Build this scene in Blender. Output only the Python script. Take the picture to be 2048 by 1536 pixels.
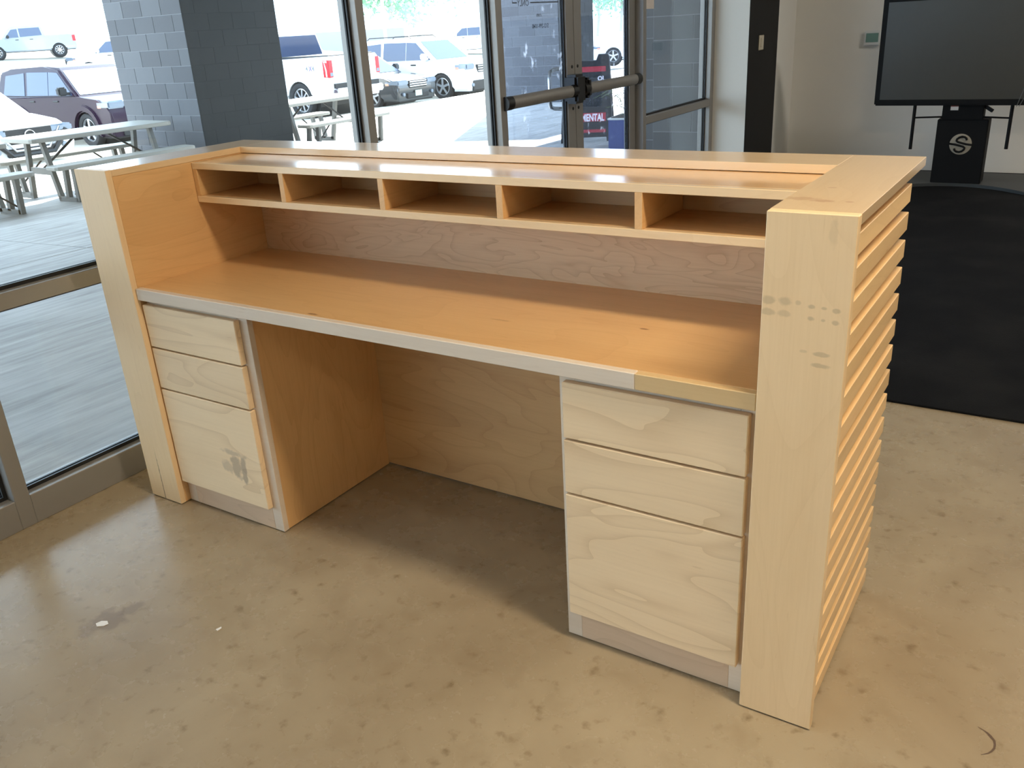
import bpy, bmesh, math, random
from mathutils import Vector, Matrix
random.seed(7)
S = bpy.context.scene
for o in list(bpy.data.objects):
    bpy.data.objects.remove(o)
COL = S.collection
PI = math.pi

# ------------------------------------------------------------------ camera, sky, sun, lamps, exposure
cam = bpy.data.cameras.new('camera')
camo = bpy.data.objects.new('camera', cam)
COL.objects.link(camo)
camo.location = (2.43567, -1.45251, 1.37935)
camo.rotation_mode = 'XYZ'
camo.rotation_euler = (1.17797, 0.05607, 0.56617)
cam.sensor_fit = 'HORIZONTAL'
cam.sensor_width = 36.0
cam.lens = 1735.447 * 36.0 / 2048.0
cam.clip_start = 0.05
cam.clip_end = 400
S.camera = camo

S.view_settings.view_transform = 'Standard'
S.view_settings.look = 'None'
S.view_settings.gamma = 1.0
S.view_settings.use_curve_mapping = False
S.view_settings.exposure = 0.0

world = bpy.data.worlds.new('world')
S.world = world
world.use_nodes = True
wn = world.node_tree
bg = wn.nodes['Background']
bg.inputs['Color'].default_value = (0.66, 0.83, 1.0, 1)
bg.inputs['Strength'].default_value = 6.4

def lamp_sun(direction, energy, color, angle):
    l = bpy.data.lights.new('sun', 'SUN')
    l.energy = energy
    l.color = color
    l.angle = angle
    o = bpy.data.objects.new('sun', l)
    COL.objects.link(o)
    o.rotation_euler = Vector(direction).to_track_quat('Z', 'Y').to_euler()
    o.location = Vector(direction) * 40
    return o
# the sun stands behind the second block pillar, over the car park
lamp_sun((-0.46 * 0.84, 0.89 * 0.84, 0.545), 32.0, (1.0, 0.95, 0.86), 0.01)

def lamp_area(name, loc, sx, sy, energy, color, rot=(0, 0, 0)):
    l = bpy.data.lights.new(name, 'AREA')
    l.shape = 'RECTANGLE'
    l.size = sx
    l.size_y = sy
    l.energy = energy
    l.color = color
    o = bpy.data.objects.new(name, l)
    COL.objects.link(o)
    o.location = loc
    o.rotation_euler = rot
    return o
WARM = (1.0, 0.83, 0.61)
lamp_area('ceiling_area_light', (3.1, -0.3, 3.15), 1.2, 0.35, 84, WARM)
lamp_area('ceiling_area_light', (3.6, -2.6, 3.15), 1.2, 0.35, 22, WARM)
lamp_area('ceiling_area_light', (0.9, -1.2, 3.15), 1.2, 0.35, 6, WARM)
lamp_area('ceiling_area_light', (3.9, 5.2, 3.15), 1.2, 0.35, 78, (1.0, 0.92, 0.80))  # unseen extra light, added to brighten the wall behind the display

# ------------------------------------------------------------------ materials
MATS = {}
def new_mat(name):
    m = bpy.data.materials.new(name)
    m.use_nodes = True
    nt = m.node_tree
    for n in list(nt.nodes):
        nt.nodes.remove(n)
    out = nt.nodes.new('ShaderNodeOutputMaterial')
    b = nt.nodes.new('ShaderNodeBsdfPrincipled')
    nt.links.new(b.outputs[0], out.inputs[0])
    MATS[name] = m
    return m, nt, b, out

def srgb(r, g, b):
    def f(c):
        c /= 255.0
        return c / 12.92 if c <= 0.04045 else ((c + 0.055) / 1.055) ** 2.4
    return (f(r), f(g), f(b), 1.0)

def N(nt, typ, **kw):
    n = nt.nodes.new(typ)
    for k, v in kw.items():
        setattr(n, k, v)
    return n

def plain(name, col, rough=0.5, metal=0.0, spec=0.5, noise=0.06, nscale=30.0, coat=0.0, emit=None):
    m, nt, b, out = new_mat(name)
    tc = N(nt, 'ShaderNodeTexCoord')
    nz = N(nt, 'ShaderNodeTexNoise')
    nz.inputs['Scale'].default_value = nscale
    nz.inputs['Detail'].default_value = 4
    nt.links.new(tc.outputs['Object'], nz.inputs['Vector'])
    mr = N(nt, 'ShaderNodeMapRange')
    mr.inputs[3].default_value = 1 - noise
    mr.inputs[4].default_value = 1 + noise
    nt.links.new(nz.outputs['Fac'], mr.inputs[0])
    mx = N(nt, 'ShaderNodeVectorMath', operation='SCALE')
    mx.inputs[0].default_value = col[:3]
    nt.links.new(mr.outputs[0], mx.inputs['Scale'])
    nt.links.new(mx.outputs[0], b.inputs['Base Color'])
    b.inputs['Roughness'].default_value = rough
    b.inputs['Metallic'].default_value = metal
    b.inputs['Specular IOR Level'].default_value = spec
    b.inputs['Coat Weight'].default_value = coat
    b.inputs['Coat Roughness'].default_value = 0.04
    return m

def math_n(nt, op, a, b=None, clamp=False):
    n = N(nt, 'ShaderNodeMath', operation=op)
    n.use_clamp = clamp
    for i, v in enumerate((a, b)):
        if v is None:
            continue
        if isinstance(v, (int, float)):
            n.inputs[i].default_value = v
        else:
            nt.links.new(v, n.inputs[i])
    return n.outputs[0]

def mixc(nt, fac, a, b, mode='MIX'):
    n = N(nt, 'ShaderNodeMix', data_type='RGBA', blend_type=mode)
    for sock, v in ((n.inputs[0], fac), (n.inputs[6], a), (n.inputs[7], b)):
        if isinstance(v, (int, float)):
            sock.default_value = v
        elif isinstance(v, tuple):
            sock.default_value = v
        else:
            nt.links.new(v, sock)
    return n.outputs[2]

def spots(nt, col, tcout, lst, dark, axes=(0, 2), wob=0.35, wscale=60.0):
    """Stains with a shape of their own: lst of (a, b, ra, rb, strength) in the thing's own coordinates."""
    nz = N(nt, 'ShaderNodeTexNoise')
    nz.inputs['Scale'].default_value = wscale
    nz.inputs['Detail'].default_value = 3
    nt.links.new(tcout, nz.inputs['Vector'])
    sep = N(nt, 'ShaderNodeSeparateXYZ')
    nt.links.new(tcout, sep.inputs[0])
    tot = None
    for a, b, ra, rb, st in lst:
        da = math_n(nt, 'DIVIDE', math_n(nt, 'SUBTRACT', sep.outputs[axes[0]], a), ra)
        db = math_n(nt, 'DIVIDE', math_n(nt, 'SUBTRACT', sep.outputs[axes[1]], b), rb)
        d = math_n(nt, 'SQRT', math_n(nt, 'ADD', math_n(nt, 'MULTIPLY', da, da), math_n(nt, 'MULTIPLY', db, db)))
        d = math_n(nt, 'ADD', d, math_n(nt, 'MULTIPLY', math_n(nt, 'SUBTRACT', nz.outputs['Fac'], 0.5), wob * 4))
        m = math_n(nt, 'MULTIPLY', math_n(nt, 'MULTIPLY', math_n(nt, 'SUBTRACT', 1.25, d), 2.0, True), st)
        tot = m if tot is None else math_n(nt, 'MAXIMUM', tot, m)
    return mixc(nt, tot, col, dark)

def wood(name, base, dark, axis=0, rough=0.32, coat=0.25, fig=0.5, streak=0.35, vary=0.06, stains=None, stain_col=None, saxes=(0, 2), figscale=1.0, knots=None):
    m, nt, b, out = new_mat(name)
    tc = N(nt, 'ShaderNodeTexCoord')
    oi = N(nt, 'ShaderNodeObjectInfo')
    off = N(nt, 'ShaderNodeVectorMath', operation='SCALE')
    off.inputs[0].default_value = (7.3, 5.1, 9.7)
    nt.links.new(oi.outputs['Random'], off.inputs['Scale'])
    add = N(nt, 'ShaderNodeVectorMath', operation='ADD')
    nt.links.new(tc.outputs['Object'], add.inputs[0])
    nt.links.new(off.outputs[0], add.inputs[1])
    def mapped(along, across):
        mp = N(nt, 'ShaderNodeMapping')
        s = [across] * 3
        s[axis] = along
        mp.inputs['Scale'].default_value = s
        nt.links.new(add.outputs[0], mp.inputs['Vector'])
        return mp.outputs[0]
    # cathedral figure: contour lines of a stretched noise
    n1 = N(nt, 'ShaderNodeTexNoise')
    n1.inputs['Scale'].default_value = 1.0
    n1.inputs['Detail'].default_value = 2.0
    n1.inputs['Distortion'].default_value = 0.6
    nt.links.new(mapped(1.1 * figscale, 4.5 * figscale), n1.inputs['Vector'])
    ph = math_n(nt, 'FRACT', math_n(nt, 'MULTIPLY', n1.outputs['Fac'], 11.0))
    line = math_n(nt, 'POWER', ph, 5.0)
    # broad tonal drift
    n2 = N(nt, 'ShaderNodeTexNoise')
    n2.inputs['Scale'].default_value = 1.0
    n2.inputs['Detail'].default_value = 3.0
    nt.links.new(mapped(0.9, 6.0), n2.inputs['Vector'])
    # fine fibre
    n3 = N(nt, 'ShaderNodeTexNoise')
    n3.inputs['Scale'].default_value = 1.0
    n3.inputs['Detail'].default_value = 5.0
    n3.inputs['Roughness'].default_value = 0.65
    nt.links.new(mapped(5.0, 170.0), n3.inputs['Vector'])
    # short dark flecks
    n4 = N(nt, 'ShaderNodeTexNoise')
    n4.inputs['Scale'].default_value = 1.0
    n4.inputs['Detail'].default_value = 3.0
    nt.links.new(mapped(14.0, 120.0), n4.inputs['Vector'])
    n5 = N(nt, 'ShaderNodeTexNoise')
    n5.inputs['Scale'].default_value = 6.0
    nt.links.new(add.outputs[0], n5.inputs['Vector'])
    fl = math_n(nt, 'MULTIPLY', math_n(nt, 'SUBTRACT', n4.outputs['Fac'], 0.66), 9.0, True)
    fl = math_n(nt, 'MULTIPLY', fl, math_n(nt, 'MULTIPLY', math_n(nt, 'SUBTRACT', n5.outputs['Fac'], 0.5), 6.0, True))
    f = math_n(nt, 'MULTIPLY', line, 0.38 * fig)
    f = math_n(nt, 'ADD', f, math_n(nt, 'MULTIPLY', math_n(nt, 'SUBTRACT', n3.outputs['Fac'], 0.42), streak, True))
    f = math_n(nt, 'ADD', f, math_n(nt, 'MULTIPLY', math_n(nt, 'SUBTRACT', n2.outputs['Fac'], 0.45), 0.9, True))
    f = math_n(nt, 'ADD', f, math_n(nt, 'MULTIPLY', fl, 0.45))
    f = math_n(nt, 'MINIMUM', f, 1.0)
    col = mixc(nt, f, base, dark)
    # board-to-board difference
    mr = N(nt, 'ShaderNodeMapRange')
    mr.inputs[3].default_value = 1 - vary
    mr.inputs[4].default_value = 1 + vary
    nt.links.new(oi.outputs['Random'], mr.inputs[0])
    sc = N(nt, 'ShaderNodeVectorMath', operation='SCALE')
    nt.links.new(col, sc.inputs[0])
    nt.links.new(mr.outputs[0], sc.inputs['Scale'])
    col = sc.outputs[0]
    if knots:
        col = spots(nt, col, tc.outputs['Object'], knots, srgb(120, 108, 98), saxes, 0.55, 38.0)
    if stains:
        col = spots(nt, col, tc.outputs['Object'], stains, stain_col or srgb(150, 125, 85), saxes)
    nt.links.new(col, b.inputs['Base Color'])
    b.inputs['Roughness'].default_value = rough
    b.inputs['Coat Weight'].default_value = coat
    b.inputs['Coat Roughness'].default_value = 0.13 if coat > .9 else 0.2
    bp = N(nt, 'ShaderNodeBump')
    bp.inputs['Strength'].default_value = 0.04
    bp.inputs['Distance'].default_value = 0.002
    nt.links.new(n3.outputs['Fac'], bp.inputs['Height'])
    nt.links.new(bp.outputs[0], b.inputs['Normal'])
    return m

PALE = srgb(236, 205, 160); PALED = srgb(202, 164, 114)
HONEY = srgb(222, 178, 122); HONEYD = srgb(182, 132, 80)
PINK = srgb(216, 184, 146); PINKD = srgb(170, 128, 92)
wood('maple_post', PALE, PALED, 2, 0.5, 0.12, 0.25)
wood('maple_post_split', PALE, PALED, 2, 0.5, 0.12, 0.25, stains=[(.069, .03, .0016, .10, .9), (.067, .13, .0010, .05, .5)], stain_col=srgb(84, 58, 34))
# the right post carries two rows of fingermark-like smudges
wood('maple_post_marked', PALE, PALED, 2, 0.5, 0.12, 0.25,
     stains=[(2.012, .912, .012, .007, 0.30), (2.040, .912, .011, .007, 0.28), (2.063, .912, .005, .004, 0.22),
             (2.012, .890, .012, .006, 0.28), (2.040, .890, .011, .006, 0.22), (2.086, .908, .006, .004, 0.33), (2.107, .907, .005, .003, 0.30),
             (2.127, .905, .007, .004, 0.33), (2.086, .887, .006, .004, 0.33), (2.107, .886, .004, .003, 0.28), (2.127, .884, .006, .004, 0.33),
             (2.108, .824, .015, .004, 0.33), (2.108, .803, .015, .004, 0.33), (2.078, .826, .007, .003, 0.19), (2.112, 1.035, .007, .022, 0.12)],
     stain_col=srgb(128, 110, 82))
wood('maple_cap', PALE, PALED, 0, 0.35, 1.0, 0.3)
wood('maple_cap_marked', PALE, PALED, 1, 0.35, 1.0, 0.3, stains=[(2.025, .115, .03, .014, .35), (2.065, .104, .02, .010, .45), (2.11, .106, .008, .006, .4), (2.051, .23, .008, .006, .3)], stain_col=srgb(176, 118, 72), saxes=(0, 1))
wood('maple_cap_end', PALE, PALED, 1, 0.35, 1.0, 0.3)
wood('maple_slat', srgb(232, 197, 144), srgb(192, 150, 98), 1, 0.5, 0.12, 0.3, vary=0.12)
wood('maple_drawer', srgb(234, 207, 168), srgb(192, 158, 116), 0, 0.5, 0.1, 0.9)
wood('maple_drawer_knot', srgb(234, 207, 168), srgb(192, 158, 116), 0, 0.5, 0.1, 0.9,
     knots=[(.446, .205, .022, .040, .5), (.474, .195, .012, .042, .55), (.440, .246, .04, .010, .35), (.405, .195, .02, .02, .3)])
wood('maple_edge', srgb(222, 206, 186), srgb(186, 160, 130), 0, 0.5, 0.1, 0.2)
wood('maple_edge_tan', srgb(214, 182, 132), srgb(184, 148, 100), 0, 0.5, 0.1, 0.2)
wood('maple_worktop', HONEY, HONEYD, 0, 0.36, 0.35, 0.35, 0.5, stains=[(.839, .040, .016, .004, .7), (1.659, .263, .012, .004, .7), (1.315, .188, .03, .004, .3)], stain_col=srgb(110, 66, 32), saxes=(0, 1))
wood('maple_lacquer', HONEY, HONEYD, 0, 0.3, 1.0, 0.2)
wood('maple_panel', HONEY, HONEYD, 1, 0.4, 0.2, 0.5, 0.5)
wood('maple_panel_upright', HONEY, HONEYD, 2, 0.45, 0.15, 0.5, 0.5)
wood('maple_knee', srgb(208, 168, 116), srgb(170, 124, 76), 0, 0.5, 0.1, 0.7, 0.5)
wood('maple_back', PINK, PINKD, 0, 0.5, 0.1, 0.95, 0.5, figscale=2.5)
wood('maple_raw', srgb(216, 188, 158), srgb(176, 144, 114), 0, 0.55, 0.05, 0.6)

def glass_mat(name, tint, smudge=None, film=0.0):
    m, nt, b, out = new_mat(name)
    nt.nodes.remove(b)
    tr = N(nt, 'ShaderNodeBsdfTransparent')
    tr.inputs[0].default_value = tint
    gl = N(nt, 'ShaderNodeBsdfGlossy')
    gl.inputs['Roughness'].default_value = 0.01
    lw = N(nt, 'ShaderNodeLayerWeight')
    lw.inputs['Blend'].default_value = 0.5
    sch = math_n(nt, 'ADD', math_n(nt, 'MULTIPLY', math_n(nt, 'POWER', lw.outputs['Facing'], 5.0), 0.95), 0.035, True)
    mx = N(nt, 'ShaderNodeMixShader')
    nt.links.new(sch, mx.inputs[0])
    nt.links.new(tr.outputs[0], mx.inputs[1])
    nt.links.new(gl.outputs[0], mx.inputs[2])
    last = mx.outputs[0]
    if smudge:
        tc = N(nt, 'ShaderNodeTexCoord')
        mp = N(nt, 'ShaderNodeMapping')
        mp.inputs['Scale'].default_value = (1, 1.6, 0.8)
        nt.links.new(tc.outputs['Object'], mp.inputs[0])
        nz = N(nt, 'ShaderNodeTexNoise')
        nz.inputs['Scale'].default_value = 17.0
        nz.inputs['Detail'].default_value = 3
        nt.links.new(mp.outputs[0], nz.inputs['Vector'])
        n2 = N(nt, 'ShaderNodeTexNoise')
        n2.inputs['Scale'].default_value = 3.2
        nt.links.new(tc.outputs['Object'], n2.inputs['Vector'])
        f = math_n(nt, 'MULTIPLY', math_n(nt, 'SUBTRACT', nz.outputs['Fac'], 0.64), 9.0, True)
        f = math_n(nt, 'MULTIPLY', f, math_n(nt, 'MULTIPLY', math_n(nt, 'SUBTRACT', n2.outputs['Fac'], 0.42), 5.0, True))
        f = math_n(nt, 'ADD', math_n(nt, 'MULTIPLY', f, smudge), film, True)
        di = N(nt, 'ShaderNodeBsdfTranslucent')
        di.inputs[0].default_value = (0.9, 0.93, 1.0, 1)
        m2 = N(nt, 'ShaderNodeMixShader')
        nt.links.new(f, m2.inputs[0])
        nt.links.new(last, m2.inputs[1])
        nt.links.new(di.outputs[0], m2.inputs[2])
        last = m2.outputs[0]
    nt.links.new(last, out.inputs[0])
    return m
glass_mat('window_glass', (0.93, 0.96, 0.97, 1))
glass_mat('door_glass', (0.80, 0.85, 0.92, 1), 0.6, 0.012)

plain('aluminium', srgb(148, 145, 141), 0.4, 0.35, 0.5, 0.03)
plain('gasket', srgb(12, 12, 14), 0.5)
plain('black_plastic', srgb(16, 15, 15), 0.4)
plain('wall_white', srgb(226, 223, 216), 0.85, noise=0.02, nscale=4)
plain('wall_black', srgb(12, 12, 12), 0.8)
plain('ceiling_white', srgb(210, 205, 195), 0.9, noise=0.02)
plain('ivory_plastic', srgb(200, 190, 170), 0.4)
plain('white_plastic', srgb(215, 215, 210), 0.35)
plain('lcd_green', srgb(92, 128, 108), 0.25)
plain('screen_bezel', srgb(8, 8, 9), 0.5, spec=0.2)
plain('screen_glass', srgb(58, 58, 54), 0.28, spec=0.6)
plain('stand_black', srgb(10, 10, 11), 0.65, spec=0.2)
plain('stand_base', srgb(58, 60, 60), 0.5, spec=0.3)
plain('logo_grey', srgb(150, 140, 122), 0.5)
plain('sticker_red', srgb(150, 60, 50), 0.5)
plain('paper', srgb(225, 215, 208), 0.8)
plain('cord_grey', srgb(90, 90, 88), 0.5)
plain('table_plastic', srgb(160, 158, 150), 0.5, noise=0.03)
plain('table_steel', srgb(98, 98, 94), 0.5, 0.2)
plain('brace_steel', srgb(36, 36, 36), 0.5)
plain('tyre', srgb(30, 31, 34), 0.75)
plain('rim_alloy', srgb(196, 198, 202), 0.3, 0.7)
plain('car_white', srgb(224, 228, 232), 0.25, coat=0.8, noise=0.0)
plain('car_purple', srgb(32, 12, 36), 0.3, spec=0.25, coat=0.15, noise=0.0)
plain('car_dark', srgb(42, 46, 50), 0.25, coat=1.0, noise=0.0)
plain('car_silver', srgb(140, 146, 150), 0.28, 0.3, coat=0.8, noise=0.0)
plain('car_glass', srgb(40, 58, 88), 0.06, spec=0.9, noise=0.0)
plain('windscreen_glare', srgb(205, 216, 228), 0.2, spec=0.8)  # pale colour stands for bright sky reflected in the windscreen
plain('car_trim', srgb(24, 25, 27), 0.5)
plain('chrome', srgb(210, 212, 214), 0.15, 0.95, noise=0.0)
plain('lamp_clear', srgb(120, 132, 146), 0.15, 0.5, noise=0.1, nscale=20)
plain('lamp_amber', srgb(200, 140, 120), 0.2)
plain('lamp_red', srgb(190, 30, 40), 0.2, noise=0.0)
plain('plate_pale', srgb(190, 205, 196), 0.5)
plain('badge_purple', srgb(110, 90, 150), 0.4)
plain('badge_grey', srgb(120, 126, 132), 0.4)
plain('sign_black', srgb(26, 28, 34), 0.45)
plain('sign_red', srgb(170, 40, 58), 0.5)
plain('sign_white', srgb(235, 230, 240), 0.5)
plain('planter_blue', srgb(36, 56, 124), 0.5)
plain('soil', srgb(60, 48, 38), 0.9)
plain('leaf_dry', srgb(96, 112, 70), 0.6)
plain('leaf_green', srgb(150, 190, 160), 0.6, noise=0.25, nscale=3)
plain('bark', srgb(180, 174, 166), 0.9)
plain('pole_white', srgb(225, 225, 225), 0.5)
plain('far_wall', srgb(150, 152, 160), 0.8)
plain('mortar', srgb(136, 138, 142), 0.9)
plain('canopy', srgb(120, 116, 110), 0.8)
plain('lot_concrete', srgb(186, 182, 174), 0.9, noise=0.12, nscale=2)
plain('etch_black', srgb(20, 22, 26), 0.5)
plain('chip_white', srgb(232, 230, 226), 0.6)
plain('scuff_brown', srgb(92, 74, 60), 0.7)

def block_mat(nm, ca, cb, cc):
    m, nt, b, out = new_mat(nm)
    oi = N(nt, 'ShaderNodeObjectInfo')
    tc = N(nt, 'ShaderNodeTexCoord')
    nz = N(nt, 'ShaderNodeTexNoise')
    nz.inputs['Scale'].default_value = 45
    nz.inputs['Detail'].default_value = 5
    nt.links.new(tc.outputs['Object'], nz.inputs['Vector'])
    c = mixc(nt, oi.outputs['Random'], ca, cb)
    c = mixc(nt, math_n(nt, 'MULTIPLY', nz.outputs['Fac'], 0.45), c, cc)
    nt.links.new(c, b.inputs['Base Color'])
    b.inputs['Roughness'].default_value = 0.9
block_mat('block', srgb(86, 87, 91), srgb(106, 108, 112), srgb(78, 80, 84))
block_mat('block_shaded', srgb(38, 42, 44), srgb(44, 47, 49), srgb(34, 38, 40))  # darker block: shade of the pillars' inward faces put into the colour

def floor_mat():
    m, nt, b, out = new_mat('polished_concrete')
    tc = N(nt, 'ShaderNodeTexCoord')
    P = tc.outputs['Object']
    def noise(scale, detail=4, rough=0.5, dist=0.0):
        n = N(nt, 'ShaderNodeTexNoise')
        n.inputs['Scale'].default_value = scale
        n.inputs['Detail'].default_value = detail
        n.inputs['Roughness'].default_value = rough
        n.inputs['Distortion'].default_value = dist
        nt.links.new(P, n.inputs['Vector'])
        return n.outputs['Fac']
    big = noise(1.6, 5, 0.6, 0.4)
    mid = noise(9, 5, 0.6)
    fine = noise(70, 4, 0.7)
    c = mixc(nt, math_n(nt, 'MULTIPLY', math_n(nt, 'SUBTRACT', big, 0.35), 3.0, True), srgb(148, 132, 107), srgb(168, 153, 127))
    c = mixc(nt, math_n(nt, 'MULTIPLY', math_n(nt, 'SUBTRACT', mid, 0.5), 2.2, True), c, srgb(144, 126, 100))
    c = mixc(nt, math_n(nt, 'MULTIPLY', math_n(nt, 'SUBTRACT', noise(26, 3, 0.5), 0.6), 5.0, True), c, srgb(120, 102, 76))
    c = mixc(nt, math_n(nt, 'MULTIPLY', math_n(nt, 'SUBTRACT', fine, 0.66), 6.0, True), c, srgb(100, 84, 62))
    c = mixc(nt, math_n(nt, 'MULTIPLY', math_n(nt, 'SUBTRACT', noise(120, 2), 0.76), 14.0, True), c, srgb(196, 184, 160))
    # worn brown patch around the chip
    c = spots(nt, c, P, [(.480, -.485, .045, .04, .55), (.495, -.425, .02, .03, .5), (.467, -.540, .03, .025, .4)], srgb(112, 92, 74), (0, 1), 0.5, 40.0)
    nt.links.new(c, b.inputs['Base Color'])
    r = N(nt, 'ShaderNodeMapRange')
    r.inputs[3].default_value = 0.20
    r.inputs[4].default_value = 0.34
    nt.links.new(mid, r.inputs[0])
    nt.links.new(r.outputs[0], b.inputs['Roughness'])
    b.inputs['Specular IOR Level'].default_value = 0.45
    bp = N(nt, 'ShaderNodeBump')
    bp.inputs['Strength'].default_value = 0.05
    bp.inputs['Distance'].default_value = 0.004
    nt.links.new(fine, bp.inputs['Height'])
    nt.links.new(bp.outputs[0], b.inputs['Normal'])
floor_mat()

def patio_mat():
    m, nt, b, out = new_mat('broomed_concrete')
    tc = N(nt, 'ShaderNodeTexCoord')
    geo = N(nt, 'ShaderNodeNewGeometry')
    mp = N(nt, 'ShaderNodeMapping')
    mp.inputs['Scale'].default_value = (9.0, 0.9, 1.0)
    nt.links.new(geo.outputs['Position'], mp.inputs[0])
    n = N(nt, 'ShaderNodeTexNoise')
    n.inputs['Scale'].default_value = 1.6
    n.inputs['Detail'].default_value = 6
    n.inputs['Roughness'].default_value = 0.65
    nt.links.new(mp.outputs[0], n.inputs['Vector'])
    n2 = N(nt, 'ShaderNodeTexNoise')
    n2.inputs['Scale'].default_value = 1.1
    n2.inputs['Detail'].default_value = 5
    nt.links.new(geo.outputs['Position'], n2.inputs['Vector'])
    c = mixc(nt, math_n(nt, 'MULTIPLY', math_n(nt, 'SUBTRACT', n.outputs['Fac'], 0.32), 2.6, True), srgb(140, 138, 134), srgb(186, 184, 180))
    c = mixc(nt, math_n(nt, 'MULTIPLY', math_n(nt, 'SUBTRACT', n2.outputs['Fac'], 0.5), 2.0, True), c, srgb(200, 199, 196))
    nt.links.new(c, b.inputs['Base Color'])
    b.inputs['Roughness'].default_value = 0.7
patio_mat()

def carpet_mat():
    m, nt, b, out = new_mat('black_carpet')
    tc = N(nt, 'ShaderNodeTexCoord')
    n = N(nt, 'ShaderNodeTexNoise')
    n.inputs['Scale'].default_value = 220
    n.inputs['Detail'].default_value = 2
    nt.links.new(tc.outputs['Object'], n.inputs['Vector'])
    n2 = N(nt, 'ShaderNodeTexNoise')
    n2.inputs['Scale'].default_value = 2.5
    n2.inputs['Detail'].default_value = 4
    nt.links.new(tc.outputs['Object'], n2.inputs['Vector'])
    c = mixc(nt, math_n(nt, 'MULTIPLY', math_n(nt, 'SUBTRACT', n2.outputs['Fac'], 0.45), 3, True), srgb(17, 18, 20), srgb(32, 32, 32))
    nt.links.new(c, b.inputs['Base Color'])
    b.inputs['Roughness'].default_value = 0.95
    b.inputs['Specular IOR Level'].default_value = 0.1
    bp = N(nt, 'ShaderNodeBump')
    bp.inputs['Strength'].default_value = 0.5
    bp.inputs['Distance'].default_value = 0.004
    nt.links.new(n.outputs['Fac'], bp.inputs['Height'])
    nt.links.new(bp.outputs[0], b.inputs['Normal'])
carpet_mat()

# ------------------------------------------------------------------ geometry helpers
def empty(name, label, cat, loc=(0, 0, 0), rotz=0.0, group=None, kind=None):
    o = bpy.data.objects.new(name, None)
    COL.objects.link(o)
    o.location = loc
    o.rotation_euler = (0, 0, rotz)
    o.empty_display_size = 0.1
    tag(o, label, cat, group, kind)
    return o

def tag(o, label=None, cat=None, group=None, kind=None):
    if label: o['label'] = label
    if cat: o['category'] = cat
    if group: o['group'] = group
    if kind: o['kind'] = kind
    return o

def bx(bm, x0, x1, y0, y1, z0, z1, bev=0.0, seg=1, mat=None):
    vs = [bm.verts.new((x, y, z)) for x in (x0, x1) for y in (y0, y1) for z in (z0, z1)]
    idx = ((0, 1, 3, 2), (4, 6, 7, 5), (0, 4, 5, 1), (2, 3, 7, 6), (0, 2, 6, 4), (1, 5, 7, 3))
    fs = [bm.faces.new([vs[i] for i in f]) for f in idx]
    if mat is not None:
        bmesh.ops.transform(bm, matrix=mat, verts=vs)
    if bev > 0:
        es = list({e for f in fs for e in f.edges})
        bmesh.ops.bevel(bm, geom=es, offset=bev, segments=seg, affect='EDGES', clamp_overlap=True)
    return vs

def prism(bm, pts, a0, a1, axis=1, bev=0.0, seg=2):
    """polygon pts in the plane across `axis`, extruded from a0 to a1"""
    def mk(p, a):
        if axis == 1: return (p[0], a, p[1])
        if axis == 0: return (a, p[0], p[1])
        return (p[0], p[1], a)
    A = [bm.verts.new(mk(p, a0)) for p in pts]
    B = [bm.verts.new(mk(p, a1)) for p in pts]
    n = len(pts)
    fa = bm.faces.new(A)
    fb = bm.faces.new(list(reversed(B)))
    for i in range(n):
        bm.faces.new((A[i], B[i], B[(i + 1) % n], A[(i + 1) % n]))
    if bev > 0:
        es = list(set(list(fa.edges) + list(fb.edges)))
        bmesh.ops.bevel(bm, geom=es, offset=bev, segments=seg, affect='EDGES', clamp_overlap=True)

def beam(bm, p, q, w, h, up=(0, 0, 1)):
    """box beam from p to q, w across, h along up"""
    p = Vector(p); q = Vector(q)
    d = (q - p).normalized()
    s = d.cross(Vector(up))
    if s.length < 1e-5: s = Vector((1, 0, 0))
    s.normalize()
    u = s.cross(d)
    vs = []
    for e in (p, q):
        for a, b_ in ((-1, -1), (1, -1), (1, 1), (-1, 1)):
            vs.append(bm.verts.new(e + s * (a * w / 2) + u * (b_ * h / 2)))
    for f in ((3, 2, 1, 0), (4, 5, 6, 7), (0, 1, 5, 4), (1, 2, 6, 5), (2, 3, 7, 6), (3, 0, 4, 7)):
        bm.faces.new([vs[i] for i in f])

def tube(bm, pts, r, seg=8, cap=True):
    pts = [Vector(p) for p in pts]
    rings = []
    prev = None
    for i, p in enumerate(pts):
        if i == 0: d = pts[1] - p
        elif i == len(pts) - 1: d = p - pts[-2]
        else: d = pts[i + 1] - pts[i - 1]
        d.normalize()
        a = Vector((0, 0, 1)) if abs(d.z) < 0.9 else Vector((1, 0, 0))
        if prev is not None: a = prev
        s = d.cross(a).normalized()
        u = s.cross(d).normalized()
        prev = u
        rings.append([bm.verts.new(p + s * (math.cos(t) * r) + u * (math.sin(t) * r)) for t in [2 * PI * k / seg for k in range(seg)]])
    for A, B in zip(rings[:-1], rings[1:]):
        for k in range(seg):
            bm.faces.new((A[k], A[(k + 1) % seg], B[(k + 1) % seg], B[k]))
    if cap:
        bm.faces.new(list(reversed(rings[0])))
        bm.faces.new(rings[-1])

def lathe(bm, prof, seg=24, axis=1, off=(0, 0, 0)):
    """prof of (radius, along-axis); closed ring section when first==last"""
    rings = []
    for r, a in prof:
        ring = []
        for k in range(seg):
            t = 2 * PI * k / seg
            c, s = math.cos(t) * r, math.sin(t) * r
            v = {0: (a, c, s), 1: (c, a, s), 2: (c, s, a)}[axis]
            ring.append(bm.verts.new((v[0] + off[0], v[1] + off[1], v[2] + off[2])))
        rings.append(ring)
    for A, B in zip(rings[:-1], rings[1:]):
        for k in range(seg):
            bm.faces.new((A[k], A[(k + 1) % seg], B[(k + 1) % seg], B[k]))
    return rings

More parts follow.
